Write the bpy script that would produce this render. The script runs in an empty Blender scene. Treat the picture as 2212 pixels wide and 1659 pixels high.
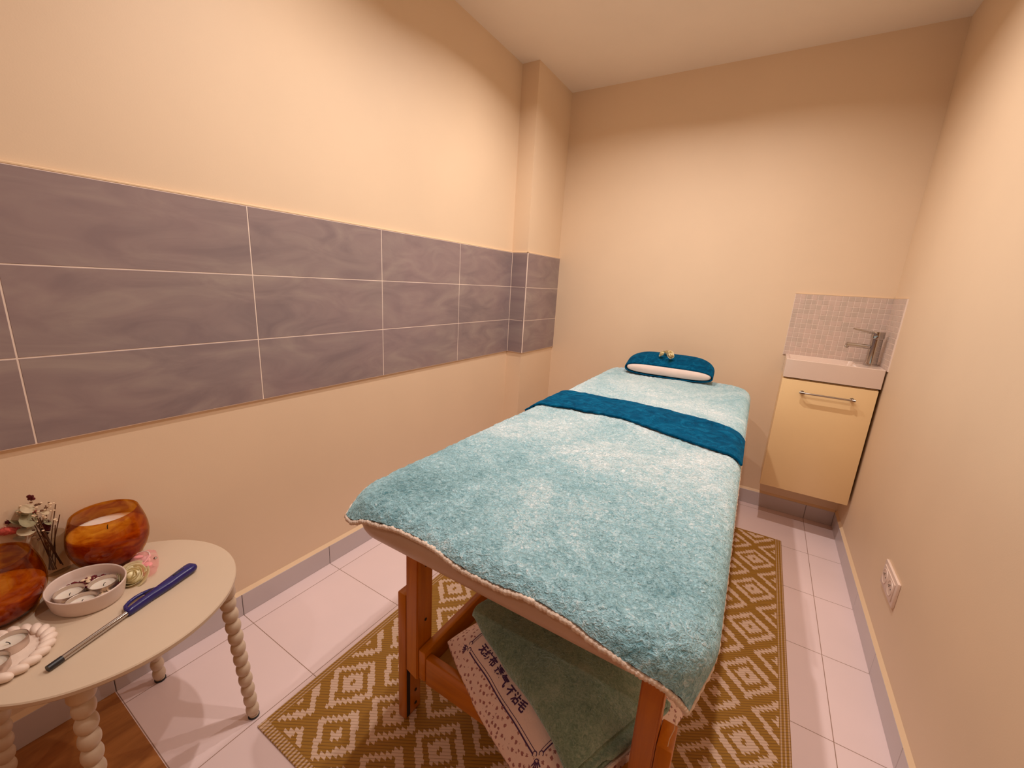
import bpy, bmesh, math, random
import numpy as np
from mathutils import Vector, Matrix
PI = math.pi
random.seed(7)
SC = bpy.context.scene
COL = SC.collection

# ------------------------------------------------------------------ camera, world, lights, exposure
CAM = Vector((1.3887, 0.3730, 1.1823)); YAW, PITCH, ROLL, FPX = -0.5391, -0.2398, 0.0600, 894.69
_f = Vector((math.sin(YAW)*math.cos(PITCH), math.cos(YAW)*math.cos(PITCH), math.sin(PITCH)))
_r = Vector((math.cos(YAW), -math.sin(YAW), 0)); _u = _r.cross(_f)
_r2 = math.cos(ROLL)*_r + math.sin(ROLL)*_u; _u2 = -math.sin(ROLL)*_r + math.cos(ROLL)*_u
cd = bpy.data.cameras.new('camera'); cam = bpy.data.objects.new('camera', cd); COL.objects.link(cam)
cam.matrix_world = Matrix(((_r2.x, _u2.x, -_f.x, CAM.x), (_r2.y, _u2.y, -_f.y, CAM.y), (_r2.z, _u2.z, -_f.z, CAM.z), (0, 0, 0, 1)))
cd.sensor_width = 36; cd.lens = FPX/2212*36; cd.clip_start = 0.02
SC.camera = cam

W, D, H, YF = 1.883, 3.035, 2.350, -0.95          # room: x 0..W, y YF..D
wd = bpy.data.worlds.new('world'); SC.world = wd; wd.use_nodes = True
wd.node_tree.nodes['Background'].inputs[0].default_value = (1, .8, .6, 1)
wd.node_tree.nodes['Background'].inputs[1].default_value = 0.02
LCOL = (1.0, 0.905, 0.845)
for i, (x, y, e) in enumerate([(.64, 1.19, 7.2), (1.26, 1.19, 5.6), (.64, 2.15, 7.6), (1.26, 2.15, 7.3), (.95, -.40, 2.5)]):  # last entry is an added fill behind the camera, not a known fixture
    ld = bpy.data.lights.new('downlight_and_fill', 'AREA'); ld.shape = 'DISK'; ld.size = 0.035; ld.energy = e; ld.color = LCOL
    ld.spread = math.radians(150)
    lo = bpy.data.objects.new('downlight_and_fill', ld); COL.objects.link(lo); lo.location = (x, y, H-0.012)
SC.view_settings.view_transform = 'Standard'; SC.view_settings.look = 'None'
SC.view_settings.exposure = 0.0; SC.view_settings.gamma = 1.0
SC.view_settings.use_curve_mapping = False

# ------------------------------------------------------------------ materials
def srgb(r, g, b):
    f = lambda c: (c/255/12.92 if c/255 <= .04045 else ((c/255+.055)/1.055)**2.4)
    return (f(r), f(g), f(b), 1)
class NT:
    def __init__(s, name):
        s.m = bpy.data.materials.new(name); s.m.use_nodes = True
        s.t = s.m.node_tree; s.p = s.t.nodes['Principled BSDF']; s.out = s.t.nodes['Material Output']
    def n(s, typ, **kw):
        nd = s.t.nodes.new('ShaderNode'+typ)
        for k, v in kw.items():
            if k.startswith('i_'):
                key = k[2:]; key = int(key) if key.isdigit() else key.replace('_', ' ')
                if hasattr(v, 'is_linked') or isinstance(v, bpy.types.NodeSocket): s.t.links.new(v, nd.inputs[key])
                else: nd.inputs[key].default_value = v
            else: setattr(nd, k, v)
        return nd
    def l(s, a, b): s.t.links.new(a, b)
    def math(s, op, a, b=None, c=None):
        nd = s.t.nodes.new('ShaderNodeMath'); nd.operation = op
        for i, v in enumerate((a, b, c)):
            if v is None: continue
            if isinstance(v, bpy.types.NodeSocket): s.l(v, nd.inputs[i])
            else: nd.inputs[i].default_value = v
        return nd.outputs[0]
    def coords(s): return s.n('TexCoord').outputs['Object']
    def noise(s, scale, detail=3, rough=.5, dist=0, vec=None, out='Fac'):
        nd = s.n('TexNoise', i_Scale=scale, i_Detail=detail, i_Roughness=rough, i_Distortion=dist)
        s.l(vec if vec is not None else s.coords(), nd.inputs['Vector']); return nd.outputs[out]
    def ramp(s, fac, stops):
        nd = s.n('ValToRGB'); el = nd.color_ramp.elements
        while len(el) < len(stops): el.new(.5)
        for e, (p, c) in zip(el, stops): e.position = p; e.color = c
        s.l(fac, nd.inputs[0]); return nd.outputs[0]
    def mix(s, fac, a, b, mode='MIX'):
        nd = s.n('Mix', data_type='RGBA', blend_type=mode)
        for sock, v in ((nd.inputs[0], fac), (nd.inputs[6], a), (nd.inputs[7], b)):
            if isinstance(v, bpy.types.NodeSocket): s.l(v, sock)
            else: sock.default_value = v
        return nd.outputs[2]
    def scale_vec(s, sx, sy, sz):
        mp = s.n('Mapping'); mp.inputs['Scale'].default_value = (sx, sy, sz); s.l(s.coords(), mp.inputs[0]); return mp.outputs[0]
    def bump(s, h, strength=.3, dist=.002):
        b = s.n('Bump', i_Strength=strength, i_Distance=dist); s.l(h, b.inputs['Height']); s.l(b.outputs[0], s.p.inputs['Normal'])
    def set(s, **kw):
        for k, v in kw.items():
            sock = s.p.inputs[k.replace('_', ' ')]
            if isinstance(v, bpy.types.NodeSocket): s.l(v, sock)
            else: sock.default_value = v
        return s
def mat(name, col, rough=.5, var=.0, vscale=8, bump=0, bscale=200, bdist=.001, **kw):
    t = NT(name); t.set(Roughness=rough, **kw)
    if var:
        d = tuple(c*(1-var) for c in col[:3])+(1,); u = tuple(min(1, c*(1+var)) for c in col[:3])+(1,)
        t.set(Base_Color=t.ramp(t.noise(vscale, 4), [(.3, d), (.7, u)]))
    else: t.set(Base_Color=col)
    if bump: t.bump(t.noise(bscale, 4), bump, bdist)
    return t.m
M = {}
M['wall'] = mat('wall_paint', (.84, .64, .445, 1), .55, .02, 3, .15, 260, .0008)
M['ceiling'] = mat('ceiling_paint', (.93, .80, .66, 1), .7, .02, 3, .12, 200, .0008)
M['white'] = mat('white_ceramic', (0.82, 0.646, 0.538, 1), .12)
M['cream'] = mat('cream_lacquer', (.93, .67, .355, 1), .28, .02, 4)
M['cream_trim'] = mat('cream_trim', (0.86, 0.629, 0.399, 1), .5)
M['grout'] = mat('white_grout', (.90, .74, .64, 1), .7)
M['skirting'] = mat('skirting_tile', (.61, .53, .53, 1), .3, .03, 5)
M['dark'] = mat('dark_gap', (.02, .012, .01, 1), .7)
M['chrome'] = mat('chrome', (.50, .47, .45, 1), .08, Metallic=1.0)
M['steel'] = mat('brushed_steel', (.42, .37, .33, 1), .3, Metallic=1.0)
M['alu'] = mat('aluminium_cup', (0.66, 0.55, 0.476, 1), .38, .05, 60, Metallic=.85)
M['wax'] = mat('white_wax', (0.85, 0.681, 0.568, 1), .45, Subsurface_Weight=.2)
M['plastic'] = mat('white_plastic', (0.82, 0.629, 0.522, 1), .3)
M['mattress'] = mat('beige_vinyl', (0.64, 0.454, 0.346, 1), .38, .04, 12, .2, 40, .003)
M['taupe'] = mat('taupe_lacquer', (.66, .51, .37, 1), .38, .02, 6)
M['navy'] = mat('navy_plastic', (.018, .013, .13, 1), .25)
M['black'] = mat('black_plastic', (.012, .01, .012, 1), .4)
M['lilac'] = mat('glazed_white', (0.76, 0.594, 0.515, 1), .35)
M['plaster'] = mat('white_plaster', (0.86, 0.681, 0.568, 1), .5, .03, 60, .2, 220, .001)
M['ink'] = mat('purple_ink', (.07, .015, .09, 1), .6)
M['hem'] = mat('white_hem', (0.84, 0.681, 0.568, 1), .9, .08, 200, .6, 300, .003)
M['inner'] = mat('white_pillow', (0.88, 0.698, 0.614, 1), .55, .03, 20, .2, 30, .004)
M['thread'] = mat('white_thread', (0.8, 0.611, 0.422, 1), .8)
M['leaf'] = mat('grey_green_leaf', (0.3, 0.253, 0.138, 1), .7, .2, 60)
M['leafpale'] = mat('pale_leaf', (0.52, 0.402, 0.253, 1), .7, .15, 60)
M['stem'] = mat('dry_stem', (0.13, 0.048, 0.0154, 1), .8, .2, 80)
M['pinktail'] = mat('coral_plume', (0.62, 0.105, 0.0768, 1), .95, .3, 200)
M['redtail'] = mat('maroon_plume', (0.1, 0.00698, 0.00768, 1), .95, .3, 200)
M['petal_red'] = mat('dark_red_petal', (0.13, 0.00524, 0.00922, 1), .8, .3, 150)
M['petal_cream'] = mat('cream_petal', (0.8, 0.576, 0.369, 1), .8, .1, 150)
M['rose_cream'] = mat('cream_rose', (.95, .80, .50, 1), .45, .06, 90, Subsurface_Weight=.1)
M['rose_green'] = mat('green_calyx', (0.4, 0.332, 0.0614, 1), .6)
M['pink'] = mat('pink_petal', (.86, .48, .44, 1), .6, .1, 90)
M['pinkpale'] = mat('pale_pink_petal', (.88, .66, .58, 1), .6, .1, 90)
M['yellow'] = mat('yellow_petal', (0.8, 0.367, 0.023, 1), .6, .15, 150)

def m_wood():
    t = NT('orange_beech'); v = t.scale_vec(28, 28, 2.2)
    c = t.ramp(t.noise(1.2, 5, .6, .6, v), [(.25, (.40, .105, .003, 1)), (.55, (.57, .175, .004, 1)), (.8, (.67, .23, .007, 1))])
    t.set(Base_Color=c, Roughness=.32); t.p.inputs['Coat Weight'].default_value = .06; return t.m
M['wood'] = m_wood()
def m_wood2(axis):
    t = NT('orange_beech_rail'); s = [28, 28, 28]; s[axis] = 2.2; v = t.scale_vec(*s)
    c = t.ramp(t.noise(1.2, 5, .6, .6, v), [(.25, (.40, .105, .003, 1)), (.55, (.57, .175, .004, 1)), (.8, (.67, .23, .007, 1))])
    t.set(Base_Color=c, Roughness=.32); t.p.inputs['Coat Weight'].default_value = .06; return t.m
M['wood_x'] = m_wood2(0); M['wood_y'] = m_wood2(1)
def m_ply():
    t = NT('shelf_plywood'); v = t.scale_vec(20, 2, 20)
    t.set(Base_Color=t.ramp(t.noise(1.5, 4, .6, .4, v), [(.3, (0.5, 0.227, 0.0384, 1)), (.7, (0.62, 0.297, 0.0614, 1))]), Roughness=.5); return t.m
M['ply'] = m_ply()
def m_floorwood():
    t = NT('floor_planks'); v = t.scale_vec(14, 3.0, 1)
    c = t.ramp(t.noise(1.6, 6, .65, .5, v), [(.25, (0.23, 0.0742, 0.0138, 1)), (.55, (0.4, 0.148, 0.0346, 1)), (.8, (0.52, 0.218, 0.0614, 1))])
    t.set(Base_Color=c, Roughness=.45); return t.m
M['floorwood'] = m_floorwood()
def m_floortile():
    t = NT('white_floor_tile'); g = t.n('NewGeometry').outputs['Position']; s = t.n('SeparateXYZ'); t.l(g, s.inputs[0])
    def line(c, o, p):
        a = t.math('SUBTRACT', c, o); a = t.math('DIVIDE', a, p); a = t.math('FRACT', t.math('ADD', a, 20.5)); a = t.math('SUBTRACT', a, .5)
        return t.math('LESS_THAN', t.math('MULTIPLY', t.math('ABSOLUTE', a), p), .0011)
    m = t.math('MAXIMUM', line(s.outputs[0], .0715, .3348), line(s.outputs[1], .9496, .3380))
    base = t.ramp(t.noise(2.5, 3, .5, 0, g), [(.3, (0.8, 0.629, 0.614, 1)), (.7, (0.86, 0.672, 0.66, 1))])
    t.set(Base_Color=t.mix(m, base, (0.34, 0.21, 0.161, 1)), Roughness=.24)
    b = t.n('Bump', i_Strength=.5, i_Distance=.0015, invert=True); t.l(m, b.inputs['Height']); t.l(b.outputs[0], t.p.inputs['Normal']); return t.m
M['floortile'] = m_floortile()
def m_walltile():
    t = NT('slate_lilac_tile'); c = t.coords()
    mp = t.n('Mapping'); mp.inputs['Scale'].default_value = (1, 3.2, 9); mp.inputs['Rotation'].default_value = (.35, 0, 0); t.l(c, mp.inputs[0])
    n1 = t.noise(1.3, 4, .55, 1.2, mp.outputs[0])
    c1 = t.ramp(n1, [(.28, (0.235, 0.179, 0.188, 1)), (.5, (0.305, 0.234, 0.23, 1)), (.72, (0.375, 0.301, 0.276, 1))])
    c2 = t.mix(t.ramp(t.noise(3.1, 2, .5, 0), [(.4, (0, 0, 0, 1)), (.6, (.22, .22, .22, 1))]), c1, (0.35, 0.227, 0.242, 1))
    t.set(Base_Color=c2, Roughness=.36); return t.m
M['walltile'] = m_walltile()
def m_mosaic():
    t = NT('beige_mosaic')
    vor = t.n('TexWhiteNoise', noise_dimensions='3D'); sn = t.n('VectorMath', operation='SNAP'); sn.inputs[1].default_value = (.0247, .0247, .0247)
    g = t.n('NewGeometry').outputs['Position']; t.l(g, sn.inputs[0]); t.l(sn.outputs[0], vor.inputs[0])
    t.set(Base_Color=t.ramp(vor.outputs[0], [(0, (.60, .48, .40, 1)), (.5, (.66, .52, .44, 1)), (1, (.70, .53, .45, 1))]), Roughness=.3); return t.m
M['mosaic'] = m_mosaic()

def m_fleece(name, dark, mid, light, scale=150, patch=5, dist=.006, shift=0.0, painted_sheen=0, streak=(1, 1, 1)):
    t = NT(name); c = t.coords(); mp = t.n('Mapping'); mp.inputs['Scale'].default_value = streak; t.l(c, mp.inputs[0]); v = mp.outputs[0]
    fine = t.noise(scale, 3, .55, 1.4, v); finer = t.noise(scale*3.3, 2, .5, .5, v)
    big = t.noise(patch, 4, .6, .8, c); mid_n = t.noise(patch*6, 4, .6, 1.6, c)
    h = t.math('ADD', t.math('MULTIPLY', fine, .7), t.math('MULTIPLY', finer, .3))
    k = t.math('ADD', t.math('MULTIPLY', h, .62), t.math('MULTIPLY', big, .42)); k = t.math('ADD', k, t.math('MULTIPLY', mid_n, .22))
    k = t.math('ADD', k, -.08+shift)
    if painted_sheen:  # grazing sheen painted into base colour: foot end darker, lighter up the length
        sx = t.n('SeparateXYZ'); t.l(c, sx.inputs[0]); k = t.math('ADD', k, t.math('MULTIPLY', t.math('MINIMUM', sx.outputs[1], -.35), painted_sheen))
    t.set(Base_Color=t.ramp(k, [(.36, dark), (.56, mid), (.76, light)]), Roughness=.95)
    t.p.inputs['Sheen Weight'].default_value = 1.0; t.p.inputs['Sheen Roughness'].default_value = .32; t.p.inputs['Sheen Tint'].default_value = (.7, 1, 1, 1)
    t.p.inputs['Specular IOR Level'].default_value = .1
    t.bump(h, 1.0, dist); return t.m
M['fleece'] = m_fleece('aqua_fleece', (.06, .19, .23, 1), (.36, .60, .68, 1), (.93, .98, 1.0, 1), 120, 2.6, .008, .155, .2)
M['greenfleece'] = m_fleece('green_fleece', (.10, .18, .13, 1), (.26, .37, .27, 1), (.46, .56, .44, 1), 130, 9, .005)
def m_towel():
    t = NT('petrol_towel'); h = t.noise(420, 2, .5, .3); w = t.noise(18, 5, .6, 2.0)
    t.set(Base_Color=t.ramp(t.math('ADD', t.math('MULTIPLY', h, .35), t.math('MULTIPLY', w, .65)), [(.38, (.0, .038, .095, 1)), (.52, (.0, .078, .175, 1)), (.68, (.006, .15, .28, 1))]), Roughness=.95)
    t.p.inputs['Sheen Weight'].default_value = .1; t.p.inputs['Sheen Tint'].default_value = (.1, .6, 1, 1); t.p.inputs['Specular IOR Level'].default_value = .05
    t.bump(t.math('ADD', h, t.math('MULTIPLY', w, 3.0)), .7, .003); return t.m
M['towel'] = m_towel()
def m_bag():
    t = NT('star_print_fabric'); c = t.coords()
    vo = t.n('TexVoronoi', feature='F1'); vo.inputs['Scale'].default_value = 88; vo.inputs['Randomness'].default_value = .35; t.l(c, vo.inputs['Vector'])
    n = t.noise(420, 2, .5)
    dd = t.math('ADD', vo.outputs['Distance'], t.math('MULTIPLY', t.math('SUBTRACT', n, .5), .55))
    m = t.math('LESS_THAN', dd, .30)
    at = t.n('Attribute', attribute_name='panel'); m = t.math('MULTIPLY', m, t.math('SUBTRACT', 1.0, at.outputs['Fac']))
    t.set(Base_Color=t.mix(m, (.95, .72, .64, 1), (.40, .16, .15, 1)), Roughness=.7)
    t.bump(t.noise(35, 4, .6, .8), .5, .006); return t.m
M['bag'] = m_bag()
def m_amber():
    t = NT('amber_glass'); c = t.scale_vec(1, 1, 2.2)
    col = t.ramp(t.noise(20, 4, .6, 1.8, c), [(.32, (.64, .31, .05, 1)), (.5, (.78, .48, .12, 1)), (.72, (.88, .64, .20, 1))])
    tr = t.n('BsdfTransparent'); t.l(col, tr.inputs[0]); gl = t.n('BsdfGlossy'); gl.inputs[1].default_value = .04
    lw = t.n('LayerWeight'); lw.inputs[0].default_value = .5; fac = t.math('ADD', t.math('MULTIPLY', t.math('POWER', lw.outputs['Facing'], 4.0), .45), .03)
    mx = t.n('MixShader'); t.l(fac, mx.inputs[0]); t.l(tr.outputs[0], mx.inputs[1]); t.l(gl.outputs[0], mx.inputs[2]); t.l(mx.outputs[0], t.out.inputs[0]); return t.m
M['amber'] = m_amber()
def m_clear(name, col, rough=.03):
    t = NT(name); tr = t.n('BsdfTransparent'); tr.inputs[0].default_value = col; gl = t.n('BsdfGlossy'); gl.inputs[1].default_value = rough
    lw = t.n('LayerWeight'); lw.inputs[0].default_value = .5; fac = t.math('ADD', t.math('MULTIPLY', t.math('POWER', lw.outputs['Facing'], 4.0), .45), .03)
    mx = t.n('MixShader'); t.l(fac, mx.inputs[0]); t.l(tr.outputs[0], mx.inputs[1]); t.l(gl.outputs[0], mx.inputs[2]); t.l(mx.outputs[0], t.out.inputs[0]); return t.m
M['clear'] = m_clear('clear_glass', (.90, .86, .80, 1))
def m_organza():
    t = NT('pink_organza'); tr = t.n('BsdfTransparent'); tr.inputs[0].default_value = (.95, .78, .80, 1)
    df = t.n('BsdfTranslucent'); df.inputs[0].default_value = (.85, .52, .55, 1); d2 = t.n('BsdfDiffuse'); d2.inputs[0].default_value = (.85, .52, .55, 1)
    a = t.n('AddShader'); t.l(df.outputs[0], a.inputs[0]); t.l(d2.outputs[0], a.inputs[1])
    mx = t.n('MixShader'); mx.inputs[0].default_value = .13; t.l(tr.outputs[0], mx.inputs[1]); t.l(a.outputs[0], mx.inputs[2]); t.l(mx.outputs[0], t.out.inputs[0]); return t.m
M['organza'] = m_organza()
RUGX0, RUGX1, RUGY0, RUGY1 = .424, 1.646, .774, 2.668
def m_rug():
    t = NT('ochre_weave'); s = t.n('SeparateXYZ'); t.l(t.coords(), s.inputs[0]); X, Y = s.outputs[0], s.outputs[1]
    cx, cy = .1675/16, .237/26
    xw = t.math('ADD', X, t.math('MULTIPLY', t.math('SUBTRACT', t.math('FRACT', t.math('DIVIDE', Y, cy)), .5), .006))
    qx = t.math('MULTIPLY', t.math('ADD', t.math('FLOOR', t.math('DIVIDE', xw, cx)), .5), cx)
    qy = t.math('MULTIPLY', t.math('ADD', t.math('FLOOR', t.math('DIVIDE', Y, cy)), .5), cy)
    def lat(ox, oy):
        fx = t.math('ABSOLUTE', t.math('SUBTRACT', t.math('FRACT', t.math('ADD', t.math('DIVIDE', t.math('SUBTRACT', qx, ox), .1675), 50.5)), .5))
        fy = t.math('ABSOLUTE', t.math('SUBTRACT', t.math('FRACT', t.math('ADD', t.math('DIVIDE', t.math('SUBTRACT', qy, oy), .237), 50.5)), .5))
        return t.math('ADD', t.math('DIVIDE', t.math('MULTIPLY', fx, .1675), .0835), t.math('DIVIDE', t.math('MULTIPLY', fy, .237), .0865))
    def band(d, a, b): return t.math('MULTIPLY', t.math('GREATER_THAN', d, a), t.math('LESS_THAN', d, b))
    dA = lat(.530, .992); dB = lat(.530+.08375, .992+.1185)
    p = t.math('MAXIMUM', band(dA, .72, 1.0), band(dA, .13, .46))
    p = t.math('MAXIMUM', p, t.math('MAXIMUM', band(dB, .60, .86), band(dB, -1, .2)))
    inx = t.math('MULTIPLY', t.math('GREATER_THAN', X, RUGX0+.028), t.math('LESS_THAN', X, RUGX1-.028))
    iny = t.math('MULTIPLY', t.math('GREATER_THAN', Y, RUGY0+.030), t.math('LESS_THAN', Y, RUGY1-.012))
    p = t.math('MULTIPLY', p, t.math('MULTIPLY', inx, iny))
    # bound edges: fine stripes
    sx = t.math('GREATER_THAN', t.math('FRACT', t.math('DIVIDE', X, .0095)), .62)
    sy = t.math('GREATER_THAN', t.math('FRACT', t.math('DIVIDE', X, .0105)), .5)
    outx = t.math('MULTIPLY', t.math('SUBTRACT', 1.0, inx), sx); outy = t.math('MULTIPLY', t.math('LESS_THAN', Y, RUGY0+.024), sy)
    outx = t.math('MULTIPLY', outx, .55); outy = t.math('MULTIPLY', outy, .75)
    p2 = t.math('MAXIMUM', outx, outy)
    p = t.math('MAXIMUM', p, p2)
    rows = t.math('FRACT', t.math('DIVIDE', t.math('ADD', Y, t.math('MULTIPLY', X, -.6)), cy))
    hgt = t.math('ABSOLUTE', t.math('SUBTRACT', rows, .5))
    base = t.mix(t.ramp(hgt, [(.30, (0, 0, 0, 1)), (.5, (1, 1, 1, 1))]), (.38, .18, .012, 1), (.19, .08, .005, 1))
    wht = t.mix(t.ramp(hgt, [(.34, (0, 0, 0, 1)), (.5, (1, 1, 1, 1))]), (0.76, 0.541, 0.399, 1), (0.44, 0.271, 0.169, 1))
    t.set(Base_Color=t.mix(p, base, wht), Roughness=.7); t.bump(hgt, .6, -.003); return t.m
M['rug'] = m_rug()

# ------------------------------------------------------------------ geometry helpers
ORG = {}
def origin(p):
    o = Vector((0, 0, 0))
    while p is not None: o += p.location; p = p.parent
    return o
def tag(o, label=None, cat=None, group=None, kind=None):
    if label: o['label'] = label
    if cat: o['category'] = cat
    if group: o['group'] = group
    if kind: o['kind'] = kind
    return o
def thing(name, loc, label, cat, group=None):
    o = bpy.data.objects.new(name, None); COL.objects.link(o); o.location = loc; o.empty_display_size = .05
    return tag(o, label, cat, group)
def link(name, me, m, parent=None, loc=None, smooth=True):
    o = bpy.data.objects.new(name, me); COL.objects.link(o)
    for x in (m if isinstance(m, (list, tuple)) else [m]): me.materials.append(x)
    if parent is not None: o.parent = parent
    if loc is not None: o.location = loc
    if smooth:
        me.polygons.foreach_set('use_smooth', [True]*len(me.polygons))
    return o
def mesh(name, V, F, m, parent=None, smooth=True, sharp=None):
    """V in world coordinates; stored relative to the parent (or to a local base)."""
    V = np.asarray(V, float)
    if parent is not None: o = np.array(origin(parent)); loc = None
    else:
        o = np.array([(V[:, 0].min()+V[:, 0].max())/2, (V[:, 1].min()+V[:, 1].max())/2, V[:, 2].min()]); loc = Vector(o)
    me = bpy.data.meshes.new(name); me.from_pydata((V-o).tolist(), [], [tuple(f) for f in F]); me.update()
    ob = link(name, me, m, parent, loc, smooth)
    if sharp: me.set_sharp_from_angle(angle=math.radians(sharp))
    return ob
class B:
    """bmesh collector in world coordinates"""
    def __init__(s): s.bm = bmesh.new()
    def box(s, x0, x1, y0, y1, z0, z1, bev=0, seg=2, mi=0, rot=None, piv=None):
        t = bmesh.new(); bmesh.ops.create_cube(t, size=1)
        for v in t.verts: v.co = Vector(((x0+x1)/2+v.co.x*(x1-x0), (y0+y1)/2+v.co.y*(y1-y0), (z0+z1)/2+v.co.z*(z1-z0)))
        if bev: bmesh.ops.bevel(t, geom=t.edges[:], offset=bev, segments=seg, affect='EDGES', profile=.5)
        return s.merge(t, mi, rot, piv)
    def merge(s, t, mi=0, rot=None, piv=None):
        if rot is not None:
            pv = Vector(piv); 
            for v in t.verts: v.co = rot @ (v.co-pv) + pv
        for f in t.faces: f.material_index = mi
        me = bpy.data.meshes.new('tmp'); t.to_mesh(me); t.free(); s.bm.from_mesh(me); bpy.data.meshes.remove(me); return s
    def cyl(s, p0, p1, r0, r1=None, seg=24, cap=True, mi=0, bev=0):
        r1 = r0 if r1 is None else r1; p0, p1 = Vector(p0), Vector(p1); t = bmesh.new()
        bmesh.ops.create_cone(t, cap_ends=cap, segments=seg, radius1=r0, radius2=r1, depth=(p1-p0).length)
        if bev: bmesh.ops.bevel(t, geom=[e for e in t.edges if len(e.link_faces) == 2 and abs(e.verts[0].co.z-e.verts[1].co.z) < 1e-6], offset=bev, segments=2, affect='EDGES')
        q = (p1-p0).to_track_quat('Z', 'Y').to_matrix()
        for v in t.verts: v.co = q @ v.co + (p0+p1)/2
        return s.merge(t, mi)
    def lathe(s, c, prof, seg=48, sx=1, sy=1, axis=None, ang=0, mi=0, close=False):
        """prof: list of (r, z) ; axis: direction vector (default +z)"""
        c = Vector(c); q = (Vector(axis).to_track_quat('Z', 'Y').to_matrix() if axis is not None else Matrix.Identity(3)); t = bmesh.new(); rings = []
        for r, z in prof:
            if r < 1e-6: rings.append([t.verts.new(q @ Vector((0, 0, z)) + c)]); continue
            rg = []
            for i in range(seg):
                a = 2*PI*i/seg; x, y = r*math.cos(a)*sx, r*math.sin(a)*sy
                x, y = x*math.cos(ang)-y*math.sin(ang), x*math.sin(ang)+y*math.cos(ang)
                rg.append(t.verts.new(q @ Vector((x, y, z)) + c))
            rings.append(rg)
        pairs = list(zip(rings, rings[1:]))+([(rings[-1], rings[0])] if close else [])
        for a, b in pairs:
            for i in range(seg):
                j = (i+1) % seg
                if len(a) == 1 and len(b) == 1: break
                if len(a) == 1: t.faces.new((a[0], b[i], b[j]))
                elif len(b) == 1: t.faces.new((a[i], b[0], a[j]))
                else: t.faces.new((a[i], b[i], b[j], a[j]))
        bmesh.ops.recalc_face_normals(t, faces=t.faces[:])
        return s.merge(t, mi)
    def tube(s, pts, r, seg=10, closed=False, cap=True, mi=0):
        pts = [Vector(p) for p in pts]; n = len(pts); t = bmesh.new(); rings = []; up = None
        for i, p in enumerate(pts):
            a = pts[(i-1) % n] if closed or i > 0 else p; b = pts[(i+1) % n] if closed or i < n-1 else p
            d = (b-a).normalized()
            if up is None: up = d.orthogonal().normalized()
            up = (up-d*up.dot(d)).normalized(); w = d.cross(up); rr = r(i/(n-1)) if callable(r) else r
            rings.append([t.verts.new(p+(up*math.cos(2*PI*k/seg)+w*math.sin(2*PI*k/seg))*rr) for k in range(seg)])
        for a, b in (list(zip(rings, rings[1:]))+([(rings[-1], rings[0])] if closed else [])):
            for k in range(seg): t.faces.new((a[k], b[k], b[(k+1) % seg], a[(k+1) % seg]))
        if cap and not closed: t.faces.new(rings[0][::-1]); t.faces.new(rings[-1])
        bmesh.ops.recalc_face_normals(t, faces=t.faces[:]); return s.merge(t, mi)
    def prism(s, poly, z0, z1, bev=0, mi=0, M4=None):
        t = bmesh.new(); f = t.faces.new([t.verts.new((x, y, z0)) for x, y in poly])
        e = bmesh.ops.extrude_face_region(t, geom=[f]); bmesh.ops.translate(t, verts=[v for v in e['geom'] if isinstance(v, bmesh.types.BMVert)], vec=(0, 0, z1-z0))
        bmesh.ops.recalc_face_normals(t, faces=t.faces[:])
        if bev: bmesh.ops.bevel(t, geom=[e for e in t.edges if e.calc_face_angle(0) > .6], offset=bev, segments=2, affect='EDGES')
        if M4 is not None: t.transform(M4)
        return s.merge(t, mi)
    def sphere(s, c, r, sc=(1, 1, 1), seg=16, mi=0, rot=None):
        t = bmesh.new(); bmesh.ops.create_uvsphere(t, u_segments=seg, v_segments=seg//2+1, radius=r)
        for v in t.verts:
            p = Vector((v.co.x*sc[0], v.co.y*sc[1], v.co.z*sc[2])); v.co = (rot @ p if rot is not None else p)+Vector(c)
        return s.merge(t, mi)
    def done(s, name, m, parent=None, smooth=True, sharp=40, local=False):
        V = np.array([v.co for v in s.bm.verts]); me = bpy.data.meshes.new(name)
        if parent is not None: o = Vector((0, 0, 0)) if local else origin(parent); loc = None
        else: o = Vector(((V[:, 0].min()+V[:, 0].max())/2, (V[:, 1].min()+V[:, 1].max())/2, V[:, 2].min())); loc = o
        bmesh.ops.translate(s.bm, verts=s.bm.verts[:], vec=-o); s.bm.to_mesh(me); s.bm.free()
        ob = link(name, me, m, parent, loc, smooth)
        if smooth and sharp: me.set_sharp_from_angle(angle=math.radians(sharp))
        return ob
def grid(name, P, m, parent=None, closed_u=False, attr=None):
    """P: array (n, m, 3) of world positions"""
    n, k = P.shape[:2]; idx = np.arange(n*k).reshape(n, k)
    a, b, c, d = idx[:-1, :-1], idx[1:, :-1], idx[1:, 1:], idx[:-1, 1:]
    F = np.stack([a, b, c, d], -1).reshape(-1, 4)
    ob = mesh(name, P.reshape(-1, 3), F.tolist(), m, parent)
    if attr is not None:
        at = ob.data.attributes.new(attr[0], 'FLOAT', 'POINT'); at.data.foreach_set('value', attr[1].reshape(-1).astype(np.float32))
    return ob
rng = np.random.default_rng(3)
def waves(x, y, scale, n=14, seed=0):
    g = np.random.default_rng(seed); o = np.zeros_like(x)
    for _ in range(n):
        a = g.uniform(0, 2*PI); k = scale*g.uniform(.5, 1.6); o += np.sin((x*math.cos(a)+y*math.sin(a))*k*2*PI+g.uniform(0, 6.28))
    return o/math.sqrt(n)

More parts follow.
